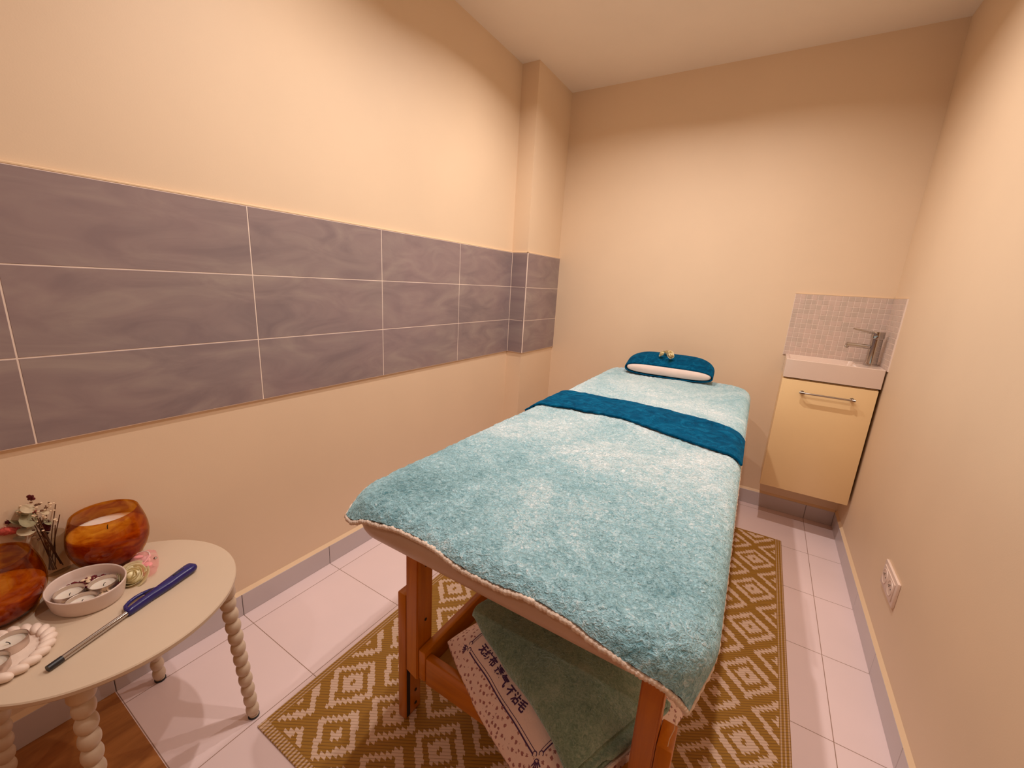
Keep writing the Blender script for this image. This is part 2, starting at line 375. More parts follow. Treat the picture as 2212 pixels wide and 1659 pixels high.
# ------------------------------------------------------------------ the room
def slab(name, x0, x1, y0, y1, z0, z1, m):
    return tag(B().box(x0, x1, y0, y1, z0, z1).done(name, m, smooth=False), kind='structure')
YW = .609
slab('floor', 0, W, YW, D, -.06, 0, M['floortile'])
slab('floor_entrance', 0, W, YF, YW, -.06, 0, M['floorwood'])
slab('ceiling', -.1, W+.1, YF-.1, D+.1, H, H+.08, M['ceiling'])
slab('wall_left', -.1, 0, YF-.1, D+.1, -.06, H, M['wall'])
slab('wall_right', W, W+.1, YF-.1, D+.1, -.06, H, M['wall'])
slab('wall_back', 0, W, D, D+.1, -.06, H, M['wall'])
slab('wall_front', 0, W, YF-.1, YF, -.06, H, M['wall'])
def door():  # unseen door, added as a dark tone for the chrome to reflect
    b = B(); b.box(.55, 1.35, YF+.001, YF+.030, .005, 2.03, .003, 1); d = b.done('unseen_door', M['floorwood'], smooth=False); tag(d, kind='structure')
    f = B(); f.box(.47, .548, YF+.001, YF+.036, 0, 2.10, .003, 1); f.box(1.352, 1.43, YF+.001, YF+.036, 0, 2.10, .003, 1); f.box(.549, 1.351, YF+.001, YF+.036, 2.032, 2.10, .003, 1); f.done('unseen_door_frame', M['cream_trim'], d, smooth=False)
    h = B(); h.cyl((1.27, YF+.030, 1.0), (1.27, YF+.075, 1.0), .009); h.cyl((1.275, YF+.072, 1.0), (1.16, YF+.072, 1.0), .008); h.done('unseen_door_handle', M['steel'], d)
door()  # added unseen door, only for the chrome to reflect
PX, PY = .1079, 2.6036
slab('wall_corner', 0, PX, PY, D, 0, H, M['wall'])
# baseboards: tiled skirting with a painted sloping top edge
HB = .082
def skirting(name, x0, y0, x1, y1, nx, ny, joints):
    b = B(); th = .010
    ax, ay = sorted((x0, x0+nx*th)) if nx else (min(x0, x1), max(x0, x1)), sorted((y0, y0+ny*th)) if ny else (min(y0, y1), max(y0, y1))
    cuts = sorted([c for c in joints]); lo, hi = (ay if nx else ax)
    ed = [lo]+[c for c in cuts if lo+.01 < c < hi-.01]+[hi]
    for a, c in zip(ed, ed[1:]):
        if nx: b.box(ax[0], ax[1], a+.0008, c-.0008, 0, HB, .0012, 1)
        else: b.box(a+.0008, c-.0008, ay[0], ay[1], 0, HB, .0012, 1)
    # joint fill
    if nx: b.box(ax[0] if nx > 0 else ax[0]+.002, ax[1]-.002 if nx > 0 else ax[1], lo, hi, 0, HB-.002, mi=1)
    else: b.box(lo, hi, ay[0]+.002, ay[1], 0, HB-.002, mi=1)
    # painted top fillet
    if nx:
        w0 = x0; w1 = x0+nx*th*.95
        t = bmesh.new(); v = [t.verts.new(p) for p in ((w0, lo, HB), (w1, lo, HB), (w0, lo, HB+.012), (w0, hi, HB), (w1, hi, HB), (w0, hi, HB+.012))]
    else:
        w0 = y0; w1 = y0+ny*th*.95
        t = bmesh.new(); v = [t.verts.new(p) for p in ((lo, w0, HB), (lo, w1, HB), (lo, w0, HB+.012), (hi, w0, HB), (hi, w1, HB), (hi, w0, HB+.012))]
    for f in ((0, 1, 2), (3, 5, 4), (0, 3, 4, 1), (1, 4, 5, 2), (0, 2, 5, 3)): t.faces.new([v[i] for i in f])
    bmesh.ops.recalc_face_normals(t, faces=t.faces[:]); b.merge(t, 2)
    return tag(b.done(name, [M['skirting'], M['dark'], M['cream_trim']], smooth=False), kind='structure')
jy = [.9496+.338*k for k in range(-6, 8)]; jx = [.0715+.3348*k for k in range(0, 7)]
skirting('baseboard_left', 0, YF, 0, PY, 1, 0, jy)
skirting('baseboard_right', W, YF, W, D, -1, 0, jy)
skirting('baseboard_back', PX, D, W-.01, D, 0, -1, jx)
skirting('baseboard_corner', PX, PY-.01, PX, D-.01, 1, 0, jy)
# tiled dado on the left wall and round the corner pier
ZT = 1.3581; TH = .009
def dado():
    b = B(); g = .0015; vy = [-.45, .0595, .5699, 1.0794, 1.5896, 2.0948, PY-TH]
    rows = [(ZT-(i+1)*.2+g, ZT-i*.2-g) for i in range(3)]
    for z0, z1 in rows:
        for y0, y1 in zip(vy, vy[1:]): b.box(0, TH, y0+g, y1-g, z0, z1, .0007, 1)
        b.box(TH+g, PX+TH-.001, PY-TH, PY, z0, z1, .0007, 1)
        b.box(PX, PX+TH, PY-TH+.002, D-.002, z0, z1, .0007, 1)
    b.box(0, TH-.0008, vy[0], PY, ZT-.6, ZT, mi=1)
    b.box(0, PX, PY-TH+.0008, PY, ZT-.6, ZT, mi=1)
    b.box(PX, PX+TH-.0008, PY-.002, D, ZT-.6, ZT, mi=1)
    # outer corner grout bead and painted cap on top of the tiles
    b.cyl((PX+TH-.002, PY-TH+.002, ZT-.6), (PX+TH-.002, PY-TH+.002, ZT), .003, mi=1, seg=12)
    for (x0, x1, y0, y1) in ((0, TH, vy[0], PY), (0, PX+TH, PY-TH, PY), (PX, PX+TH, PY-TH, D)):
        b.box(x0, x1, y0, y1, ZT-.0005, ZT+.006, .0018, 1, mi=2)
    o = b.done('trim_1', [M['walltile'], M['grout'], M['cream_trim']], smooth=False); return tag(o, kind='structure')
dado()
def backsplash():
    b = B(); p = .0247; z0, z1, th = .893, 1.213, .006
    x = W
    while x > 1.487+.003:
        xa = max(1.487, x-p); z = z1
        while z > z0+.003: za = max(z0, z-p); b.box(xa+.0009, x-.0009, D-th, D, za+.0009, z-.0009, .001, 1); z = za
        x = xa
    y = D-th
    while y > 2.795+.003:
        ya = max(2.795, y-p); z = z1
        while z > z0+.003: za = max(z0, z-p); b.box(W-th, W, ya+.0009, y-.0009, za+.0009, z-.0009, .001, 1); z = za
        y = ya
    b.box(1.487, W, D-th+.0012, D, z0, z1, mi=1); b.box(W-th+.0012, W, 2.795, D, z0, z1, mi=1)
    b.box(1.487, W, D-th, D, z1, z1+.003, mi=2); b.box(W-th, W, 2.795, D, z1, z1+.003, mi=2)
    return tag(b.done('trim_2', [M['mosaic'], M['grout'], M['cream_trim']], smooth=False), kind='structure')
backsplash()

# ------------------------------------------------------------------ rug
def rug():
    b = B(); x0, x1, y0, y1 = RUGX0, RUGX1, RUGY0, RUGY1
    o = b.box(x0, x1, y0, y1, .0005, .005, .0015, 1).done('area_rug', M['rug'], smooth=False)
    off = o.location.copy(); 
    for v in o.data.vertices: v.co += off
    o.location = (0, 0, 0); o.rotation_euler = (0, 0, math.radians(.35)); o.location = (.006, 0, 0)
    tag(o, 'ochre woven rug with white diamond pattern under the massage table', 'rug')
rug()

# ------------------------------------------------------------------ massage table
MX0, MX1, MY0, MY1, MZ0, MZ1 = .680, 1.390, .878, 2.835, .638, .712      # upholstered top
XC = 1.0435
tbl = thing('massage_table', (XC, 1.85, .0055), 'orange wooden massage table with beige padded top on ochre rug', 'massage table')
SKEW = .0165      # the padded top lies a touch askew on its frame
def rrect_sd(x, y, x0, x1, y0, y1, r):
    """signed distance to rounded rectangle and outward normal (numpy)"""
    cx, cy = (x0+x1)/2, (y0+y1)/2; hx, hy = (x1-x0)/2-r, (y1-y0)/2-r
    px, py = x-cx, y-cy; qx, qy = np.abs(px)-hx, np.abs(py)-hy
    mx, my = np.maximum(qx, 0), np.maximum(qy, 0); L = np.hypot(mx, my)
    d = L+np.minimum(np.maximum(qx, qy), 0)-r
    ins = L < 1e-9
    nx = np.where(ins, np.where(qx > qy, 1., 0.), mx/np.maximum(L, 1e-9))*np.sign(px)
    ny = np.where(ins, np.where(qx > qy, 0., 1.), my/np.maximum(L, 1e-9))*np.sign(py)
    return d, nx, ny
def mattress():
    # stacked rounded-rectangle loops
    def loop(inset, r, z, n=14):
        x0, x1, y0, y1 = MX0+inset, MX1-inset, MY0+inset, MY1-inset; r = max(r-inset, .02); pts = []
        for cx, cy, a0 in ((x1-r, y1-r, 0), (x0+r, y1-r, PI/2), (x0+r, y0+r, PI), (x1-r, y0+r, 1.5*PI)):
            for i in range(n+1): a = a0+PI/2*i/n; pts.append((cx+r*math.cos(a), cy+r*math.sin(a), z))
        return pts
    R = .09; h = (MZ1-MZ0)/2; zc = (MZ0+MZ1)/2; L = []
    L.append(loop(.16, R, MZ0)); L.append(loop(.03, R, MZ0))
    for i in range(1, 12):
        a = -PI/2+PI*i/12; L.append(loop(.026*(1-math.cos(a)), R, zc+h*math.sin(a)))
    L.append(loop(.03, R, MZ1)); L.append(loop(.16, R, MZ1))
    n = len(L[0]); V = [(x-SKEW*(y-.95), y, z) for l in L for x, y, z in l]; F = []
    for i in range(len(L)-1):
        for j in range(n): k = (j+1) % n; F.append((i*n+j, i*n+k, (i+1)*n+k, (i+1)*n+j))
    F.append(tuple(range(n))[::-1]); F.append(tuple(range((len(L)-1)*n, len(L)*n)))
    mesh('padded_top', V, F, M['mattress'], tbl, sharp=60)
mattress()
def table_frame():
    yl, yh = 1.006, 1.063
    for side in (-1, 1):
        for end in (0, 1):
            mir = lambda x0, x1: (x0, x1) if side < 0 else (2*XC-x1, 2*XC-x0)
            if end == 0: ya, yb, ua, ub = yl, yh, 1.006, 1.062
            else: ya, yb, ua, ub = 2.64, 2.697, 2.641, 2.697
            x0, x1 = mir(.709, .7365); lo = B()
            # outer foot with a groove on its inner face
            lo.box(x0, x1, ya, yb, .0055, .406, .003, 2)
            leg = lo.done('leg', M['wood'], tbl)
            gx0, gx1 = mir(.7365, .7372)
            B().box(gx0, gx1, ya+.004, ya+.016, .01, .40).done('groove', M['dark'], leg, smooth=False)
            for z in (.03, .075, .12):
                hx = .7366 if side < 0 else 2*XC-.7366
                B().cyl((hx, ya+.037, z), (hx-side*.0012, ya+.037, z), .0045, seg=14).done('peg_hole', M['dark'], leg)
            x0, x1 = mir(.7372, .777); up = B()
            # upper post, pointed at the lower end
            t = bmesh.new(); bmesh.ops.create_cube(t, size=1)
            for v in t.verts: v.co = Vector(((x0+x1)/2+v.co.x*(x1-x0), (ua+ub)/2+v.co.y*(ub-ua), (.165+.625)/2+v.co.z*(.625-.165)))
            for v in t.verts:
                if v.co.z < .3:
                    inner = (v.co.x > (x0+x1)/2) == (side < 0)
                    if not inner: v.co.z += .014
            bmesh.ops.bevel(t, geom=t.edges[:], offset=.003, segments=2, affect='EDGES'); up.merge(t)
            post = up.done('post', M['wood'], tbl)
            for z in (.495, .335):
                hx = x1 if side < 0 else x0
                B().cyl((hx-side*-.0002, ua+.030, z), (hx-side*.0010, ua+.030, z), .0042, seg=14).done('bolt', M['dark'], post)
    for side in (-1, 1):
        x0, x1 = (.7775, .800) if side < 0 else (2*XC-.800, 2*XC-.7775)
        B().box(x0, x1, 1.010, 2.695, .172, .262, .003, 2).done('side_rail', M['wood_y'], tbl)
        x0, x1 = (.745, .772) if side < 0 else (2*XC-.772, 2*XC-.745)
        B().box(x0, x1, 1.063, 2.640, .570, .6365, .002, 1).done('apron', M['wood_y'], tbl)
    for y in (1.012, 2.675):
        B().box(.8003, 2*XC-.8003, y, y+.022, .165, .246, .003, 2).done('end_rail', M['wood_x'], tbl)
        B().box(.7775, 2*XC-.7775, y+.002, y+.022, .575, .6365, .002, 1).done('apron', M['wood_x'], tbl)
    B().box(.8003, 2*XC-.8003, 1.0343, 2.6747, .186, .200).done('shelf_board', M['ply'], tbl, smooth=False)
table_frame()

# ------------------------------------------------------------------ blanket on the table
RB = .085
def wrap(s, t, h=0.0):
    """cloth coordinates (s,t) = flat position over the padded top -> world position"""
    off = .012+h; inset = .030
    d, nx, ny = rrect_sd(s, t, MX0+inset, MX1-inset, MY0+inset, MY1-inset, RB-inset*.5)
    R = .040+off
    thm = np.where(nx < -.5, .75, np.where(ny < -.5, .95, np.where(ny > .5, 1.0, 1.40)))
    # smooth change of fold angle round corners
    thm = 1.0+np.clip(nx, -1, 1)*.40-np.where(nx < 0, -nx*.0, 0)
    thm = np.where(nx < 0, 1.0+.30*nx, thm); thm = np.where((ny < 0) & (nx > 0), thm+.15*nx, thm)
    dd = np.maximum(d, 0); th = np.minimum(dd/R, thm); ex = np.maximum(dd-R*thm, 0)
    rad = R*np.sin(th)+ex*np.cos(thm); drop = R*(1-np.cos(th))+ex*np.sin(thm)
    x = s-nx*dd+nx*rad; y = t-ny*dd+ny*rad; x = x-SKEW*(y-.95)
    lump = .0035*waves(s, t, 1.6, 10, 5)+.0012*waves(s, t, 6, 14, 8)
    lump += .010*np.exp(-((s-.78)**2/.02+(t-.98)**2/.05))+.014*np.exp(-((s-.66)**2/.03+(t-2.62)**2/.10))
    z = MZ1+off-drop+lump*np.clip(1-dd/.10, 0, 1)
    return np.stack([x, y, z], -1)
def hemline(u):      # left overhang along the length (u = 0 foot .. 1 head)
    return .022+.048*np.clip(u*4, 0, 1)**.8+.03*np.clip((u-.6)/.4, 0, 1)-.006*np.cos(u*9)
def blanket_st(U, V):
    s0 = MX0-hemline(V)+.022; s1 = MX1+.042+.008*np.cos(V*7)
    S = s0+(s1-s0)*U
    foot = .012+.020*np.clip((U-.35)/.65, 0, 1)**1.3+.006*np.sin(U*17)+.01*np.exp(-((U-.05)/.05)**2)
    t0 = MY0-foot; t1 = MY1+.045
    return S, t0+(t1-t0)*V
def blanket():
    nu, nv = 270, 640
    U, V = np.meshgrid(np.linspace(0, 1, nu), np.linspace(0, 1, nv), indexing='ij')
    S, T = blanket_st(U, V); P = wrap(S, T)
    tex = .0009*waves(S, T, 60, 20, 11)+.0009*waves(S, T, 28, 16, 12)
    P[..., 2] += tex
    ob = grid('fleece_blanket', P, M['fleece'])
    tag(ob, 'aqua fleece blanket with white hem spread over the massage table', 'blanket')
    n2u, n2v = 90, 200
    U, V = np.meshgrid(np.linspace(.001, .999, n2u), np.linspace(.001, .999, n2v), indexing='ij'); S, T = blanket_st(U, V); Q = wrap(S, T, -.009)
    tag(grid('lining', Q, M['hem'], ob), 'white lining')
    e = []
    L = np.linspace(0, 1, 500)
    for (a, b_) in ((L*0, L), (L, L*0+1), (L*0+1, L[::-1]), (L[::-1], L*0)):
        S, T = blanket_st(a, b_); e.append(wrap(S, T, -.005)[:-1])
    e = np.concatenate(e); n = len(e); arc = np.cumsum(np.r_[0, np.linalg.norm(np.diff(e, axis=0), axis=1)])
    e[:, 2] += .0007*np.sin(arc*2*PI/.021)+.0012*np.sin(arc*2*PI/.083+2*np.sin(arc*9))
    b = B(); b.tube([tuple(p) for p in e], lambda f: .0052+.0006*math.sin(f*arc[-1]*2*PI/.013)+.0004*math.sin(f*arc[-1]*2*PI/.037), 8, closed=True)
    h = b.done('hem', M['hem'], ob, sharp=0); tag(h, 'white scalloped hem')
    c = wrap(np.array([MX1+.02]), np.array([MY0-.045]))[0]
    B().tube([c+np.array((0, -.003, -.004-.011*i)) + np.array((.002*math.sin(i), .002*math.cos(i*1.7), 0)) for i in range(6)], .0005, 6).done('loose_thread', M['thread'], ob)
blanket()
def runner():
    nu, nv = 240, 90
    U, V = np.meshgrid(np.linspace(0, 1, nu), np.linspace(0, 1, nv), indexing='ij')
    s0, s1 = MX0-.058, MX1+.030
    S = s0+(s1-s0)*U
    yf = np.interp(U, [0, .25, .5, .75, .9, 1], [1.760, 1.800, 1.800, 1.745, 1.705, 1.675])
    yb = np.interp(U, [0, .2, .5, .8, .92, 1], [2.000, 2.055, 2.045, 2.005, 1.965, 1.925])
    k = np.ones(7)/7
    T = yf+(yb-yf)*V+.003*np.sin(U*23)*(V-.5)
    P = wrap(S, T, .011)
    wr = .0013*waves(S*.6+T*.9, T*1.3-S*.5, 9, 12, 21)+.0008*waves(S, T*.5, 26, 14, 22)
    P[..., 2] += wr
    # folded rounded long edges
    o = grid('runner_towel', P, M['towel'])
    tag(o, 'petrol blue towel folded into a strip across the middle of the aqua blanket', 'towel')
    so = o.modifiers.new('thickness', 'SOLIDIFY'); so.thickness = .0075; so.offset = -1
    bv = o.modifiers.new('edge', 'SUBSURF'); bv.levels = 0; bv.render_levels = 1
runner()
# head cushion: white cushion wrapped in a petrol towel
def cushion():
    ang = math.radians(3.5); c0 = np.array((.972, 2.695)); ex = np.array((math.cos(ang), math.sin(ang))); ey = np.array((-math.sin(ang), math.cos(ang)))
    zb = MZ1+.020
    def sect(v, off):      # v = depth 0..1 ; returns half width, height
        hw = (.220)*(1-.40*max(0, (v-.35)/.65)**2.2)+off; ht = .052+.050*math.sin(min(1, v*1.25)*PI/2)-.06*max(0, (v-.72)/.28)**2
        return hw, ht+2*off
    def ring(v, off, n=64, sag=0):
        hw, ht = sect(v, off); pts = []
        for i in range(n):
            a = 2*PI*i/n; ca, sa = math.cos(a), math.sin(a); p = 2/5.0
            x = hw*abs(ca)**(2/4.5)*(1 if ca > 0 else -1); z = ht/2*(1+abs(sa)**(2/2.6)*(1 if sa > 0 else -1))-off
            q = c0+ex*x+ey*(v*.195); pts.append((q[0], q[1], zb+z+.003))
        return pts
    def build(name, off, v0, v1, m, capfront, parent=None, th=0):
        V = []; F = []; n = 64; vs = np.linspace(v0, v1, 26)
        for v in vs: V += ring(v, off, n)
        for i in range(len(vs)-1):
            for j in range(n): k = (j+1) % n; F.append((i*n+j, i*n+k, (i+1)*n+k, (i+1)*n+j))
        m_ = len(vs)-1; last = V[m_*n:(m_+1)*n]; ctr = np.mean(last, axis=0)+np.array((ey[0]*.004, ey[1]*.004, 0)); V.append(tuple(ctr)); ci = len(V)-1
        for j in range(n): F.append((m_*n+j, m_*n+(j+1) % n, ci))
        if capfront:
            first = np.array(V[:n])
            c = first.mean(0); base = len(V)
            for s_, push in ((.93, -.008), (.75, -.013)):
                for p in first: q = c+(p-c)*np.array((1-(1-s_)*.25, 1, s_)); V.append((q[0]+ey[0]*push, q[1]+ey[1]*push, q[2]))
            for j in range(n):
                k = (j+1) % n; F.append((base+j, base+k, k, j)); F.append((base+n+j, base+n+k, base+k, base+j))
            V.append((c[0]-ey[0]*.014, c[1]-ey[1]*.014, c[2])); e = len(V)-1
            for j in range(n): F.append((base+n+(j+1) % n, base+n+j, e))
        ob = mesh(name, V, F, m, parent); 
        bm = bmesh.new(); bm.from_mesh(ob.data); bmesh.ops.recalc_face_normals(bm, faces=bm.faces[:]); bm.to_mesh(ob.data); bm.free()
        return ob
    p = build('head_cushion', -.001, .035, .95, M['inner'], True)
    tag(p, 'white head cushion showing at the open end of its petrol towel wrap', 'cushion')
    t = build('wrap_towel', .0075, -.03, .985, M['towel'], False)
    tag(t, 'petrol blue towel wrapped round the white head cushion', 'towel')
    s = t.modifiers.new('thickness', 'SOLIDIFY'); s.thickness = .005; s.offset = -1
    return c0, ex, ey, zb
CU = cushion()

# ------------------------------------------------------------------ roses
def rose(name, c, r, axis, label, mcol, group, petals=13, calyx=False, parent=None):
    q = Vector(axis).normalized().to_track_quat('Z', 'Y').to_matrix()
    root = thing(name, c, label, 'flower', group)
    b = B()
    def petal(a, rad, h, wid, lean, bb):
        n, k = 7, 6; t = bmesh.new(); vs = []
        for i in range(n):
            row = []
            for j in range(k):
                u = (i/(n-1)-.5)*wid; v = j/(k-1)
                rr = rad*(.62+.38*v**.6)*(1+lean*v*v); z = h*v*(1-.18*(abs(i/(n-1)-.5)*2)**2*v)+(-.12*h*lean*v**3)
                row.append(t.verts.new(q @ Vector((rr*math.cos(a+u), rr*math.sin(a+u), z))))
            vs.append(row)
        for i in range(n-1):
            for j in range(k-1): t.faces.new((vs[i][j], vs[i+1][j], vs[i+1][j+1], vs[i][j+1]))
        e = bmesh.ops.solidify(t, geom=t.faces[:], thickness=r*.05)
        bb.merge(t)
    b.sphere((0, 0, r*.30), r*.62, (1, 1, .62), 16); b.sphere((0, 0, r*.62), r*.30, (1, 1, 1.1), 14)
    for v in b.bm.verts: v.co = q @ v.co
    for i in range(petals):
        f = i/(petals-1); petal(i*2.4, r*(.26+.66*f), r*(1.05-.55*f), 2.3-.5*f, .04+.30*f*f, b)
    b.done('petals', mcol, root, local=True, sharp=0)
    if calyx:
        g = B(); g.lathe((0, 0, 0), [(0, -r*.12), (r*.42, -r*.05), (r*.62, r*.2), (r*.55, r*.22), (r*.3, r*.02), (0, 0)], 16, axis=q @ Vector((0, 0, 1)))
        tag(g.done('calyx', M['rose_green'], root, local=True), 'green base')
    return root
c0, ex, ey, zb = CU
def cpos(x, y, z): q = c0+ex*x+ey*y; return Vector((q[0], q[1], zb+z))
rose('rose_bud', cpos(-.004, .040, .116), .0215, (.70, -.6, .5), 'rightmost small cream rose on the blue towel, its open centre facing out', M['rose_cream'], None)
rose('rose_bud', cpos(-.041, .055, .114), .0195, (-.75, -.35, .5), 'small cream rose bud with green base, leftmost on the blue cushion towel', M['rose_cream'], None, 9, True)
rose('rose_bud', cpos(-.024, .090, .115), .0195, (.1, .35, .9), 'small cream rose behind the other two on the blue cushion towel', M['rose_cream'], None, 9)

# ------------------------------------------------------------------ star print bag and folded green blanket on the shelf
BA = math.radians(-25.0); d1 = np.array((math.cos(BA), math.sin(BA))); d2 = np.array((-math.sin(BA), math.cos(BA))); BC = np.array((1.100, 1.148))
def bag_xy(a, b): return BC[0]+a*d1[0]+b*d2[0], BC[1]+a*d1[1]+b*d2[1]
def bag_z(a, b):
    e = 1-np.abs(np.clip(a/.235, -1, 1))**4; g = 1-np.abs(np.clip(b/.20, -1, 1))**4
    return .268+.062*np.sqrt(np.clip(e*g, 0, 1))+.003*waves(a, b, 7, 10, 31)
def bag():
    n, k = 160, 130; P = []; panel = np.zeros((n, 2*k))
    A0 = np.linspace(-1, 1, n); Bq = np.linspace(-1, 1, k)
    A, Bb = np.meshgrid(np.sin(A0*PI/2), np.sin(Bq*PI/2), indexing='ij')
    # squircle map for rounded corners
    sa = A*np.sqrt(1-.16*Bb**2); sb = Bb*np.sqrt(1-.16*A**2)
    b = sb*.205; ap = .222+.020*np.clip((b-.03)/.08, 0, 1); a = np.where(sa > 0, sa*ap, sa*.238)
    x, y = bag_xy(a, b)
    edge = np.clip(1-np.maximum(np.abs(A), np.abs(Bb)), 0, 1); prof = np.sqrt(np.clip(1-(1-edge)**4, 0, 1))
    zt = bag_z(np.clip(a, -.222, .222), np.clip(b, -.19, .19)); zm = .262
    zm_ = np.where(y < .985, .255, .262)
    zt = zm_+(zt-zm_)*prof
    zlow = np.where(y > 1.046, .2035, np.where(y > .985, .2505, .225)); zlow = np.where((x > 1.27), np.maximum(zlow, .268), zlow); zlow = np.where((x < .815), np.maximum(zlow, .268), zlow)
    zl = zm_+(zlow-zm_)*prof
    zl = np.minimum(zl, zt-.004)
    top = np.stack([x, y, zt], -1); bot = np.stack([x, y, zl], -1)
    V = np.concatenate([top.reshape(-1, 3), bot.reshape(-1, 3)]); idx = np.arange(n*k).reshape(n, k); F = []
    q = np.stack([idx[:-1, :-1], idx[1:, :-1], idx[1:, 1:], idx[:-1, 1:]], -1).reshape(-1, 4); F = q.tolist()+(q[:, ::-1]+n*k).tolist()
    bd = list(idx[:, 0])+list(idx[-1, 1:])+list(idx[-2::-1, -1])+list(idx[0, -2:0:-1])
    for p, r in zip(bd, bd[1:]+bd[:1]): F.append((p, p+n*k, r+n*k, r))
    ob = mesh('storage_bag', V, F, M['bag'])
    tag(ob, 'white star print fabric bag with purple writing stuffed onto the table shelf', 'bag')
    pv = ((a > -.147) & (a < .142) & (b > -.168)).astype(np.float32)
    at = ob.data.attributes.new('panel', 'FLOAT', 'POINT'); at.data.foreach_set('value', np.concatenate([pv.reshape(-1), pv.reshape(-1)*0]).astype(np.float32))
    bm = bmesh.new(); bm.from_mesh(ob.data); bmesh.ops.recalc_face_normals(bm, faces=bm.faces[:])
    from mathutils.bvhtree import BVHTree
    bm.to_mesh(ob.data); off = origin(ob); bvh = BVHTree.FromBMesh(bm); bm.free()
    def drop(a, b, lift=.0007):
        x, y = bag_xy(a, b); hit = bvh.ray_cast(Vector((x, y, 1))-off, Vector((0, 0, -1)))
        z = hit[0].z+off.z if hit[0] is not None else .33
        return Vector((x, y, z+lift))
    # printed border: double line with scrolled corners
    p = B()
    def ribbon(pts, w):
        t = bmesh.new(); L = []; 
        for i, (a, b_) in enumerate(pts):
            q0 = np.array(pts[max(0, i-1)]); q1 = np.array(pts[min(len(pts)-1, i+1)]); d = q1-q0; d = d/(np.linalg.norm(d)+1e-9); nn = np.array((-d[1], d[0]))*w/2
            L.append((t.verts.new(drop(a+nn[0], b_+nn[1])), t.verts.new(drop(a-nn[0], b_-nn[1]))))
        for u, v in zip(L, L[1:]): t.faces.new((u[0], v[0], v[1], u[1]))
        p.merge(t)
    lin = lambda a, b, n=40: [tuple(np.array(a)+(np.array(b)-np.array(a))*i/n) for i in range(n+1)]
    a0, a1, b0 = -.150, .142, -.168
    ribbon(lin((a0+.014, b0), (a1-.012, b0)), .0024); ribbon(lin((a0+.014, b0+.0052), (a1-.012, b0+.0052)), .0011)
    for aa, sgn in ((a1, -1), (a0, 1)):
        ribbon(lin((aa, b0+.014), (aa, b0+.11), 20), .0024); ribbon(lin((aa+sgn*.0052, b0+.014), (aa+sgn*.0052, b0+.11), 20), .0011)
        for da, db in ((sgn*.010, .002), (sgn*.001, .011), (-sgn*.001, -.002)):
            ribbon([(aa+sgn*0+da+.0042*math.cos(i*.55), b0+db+.0042*math.sin(i*.55)) for i in range(9)], .0016)
        for an in range(5):
            th = (PI*1.0+.5*PI+ (an-2)*.42) if sgn < 0 else (PI*1.5+(an-2)*.42); th += (-sgn)*.6
            ribbon([(aa+r_*math.cos(th), b0+.001+r_*math.sin(th)) for r_ in (.003, .006, .009, .0115)], .0022)
    tag(p.done('printed_border', M['ink'], ob, smooth=False), 'purple printed border')
    # printed words
    cu = bpy.data.curves.new('words', 'FONT'); cu.body = '\u65e0\u7eba\u5e03 \u900f\u6c14 \u4e0d\u6cbe\u6bdb'; cu.size = .0205; cu.resolution_u = 4; cu.space_character = 1.08; cu.space_word = .75; cu.offset = .0007
    to = bpy.data.objects.new('words', cu); COL.objects.link(to); bpy.context.view_layer.update()
    dg = bpy.context.evaluated_depsgraph_get(); me = bpy.data.meshes.new_from_object(to.evaluated_get(dg)); bpy.data.objects.remove(to)
    bm = bmesh.new(); bm.from_mesh(me); bmesh.ops.triangulate(bm, faces=bm.faces[:])
    bmesh.ops.subdivide_edges(bm, edges=[e for e in bm.edges if e.calc_length() > .004], cuts=2)
    xs = [v.co.x for v in bm.verts]; x0, x1 = min(xs), max(xs); sc = .186/(x1-x0)
    for v in bm.verts: v.co = drop(-.122+(v.co.x-x0)*sc, -.1500+v.co.y*sc, .0008)-off
    bm.to_mesh(me); bm.free(); me.name = 'printed_words'
    tag(link('printed_words', me, M['ink'], ob, smooth=False), 'purple printed Chinese writing')
    return drop
bag_drop = bag()
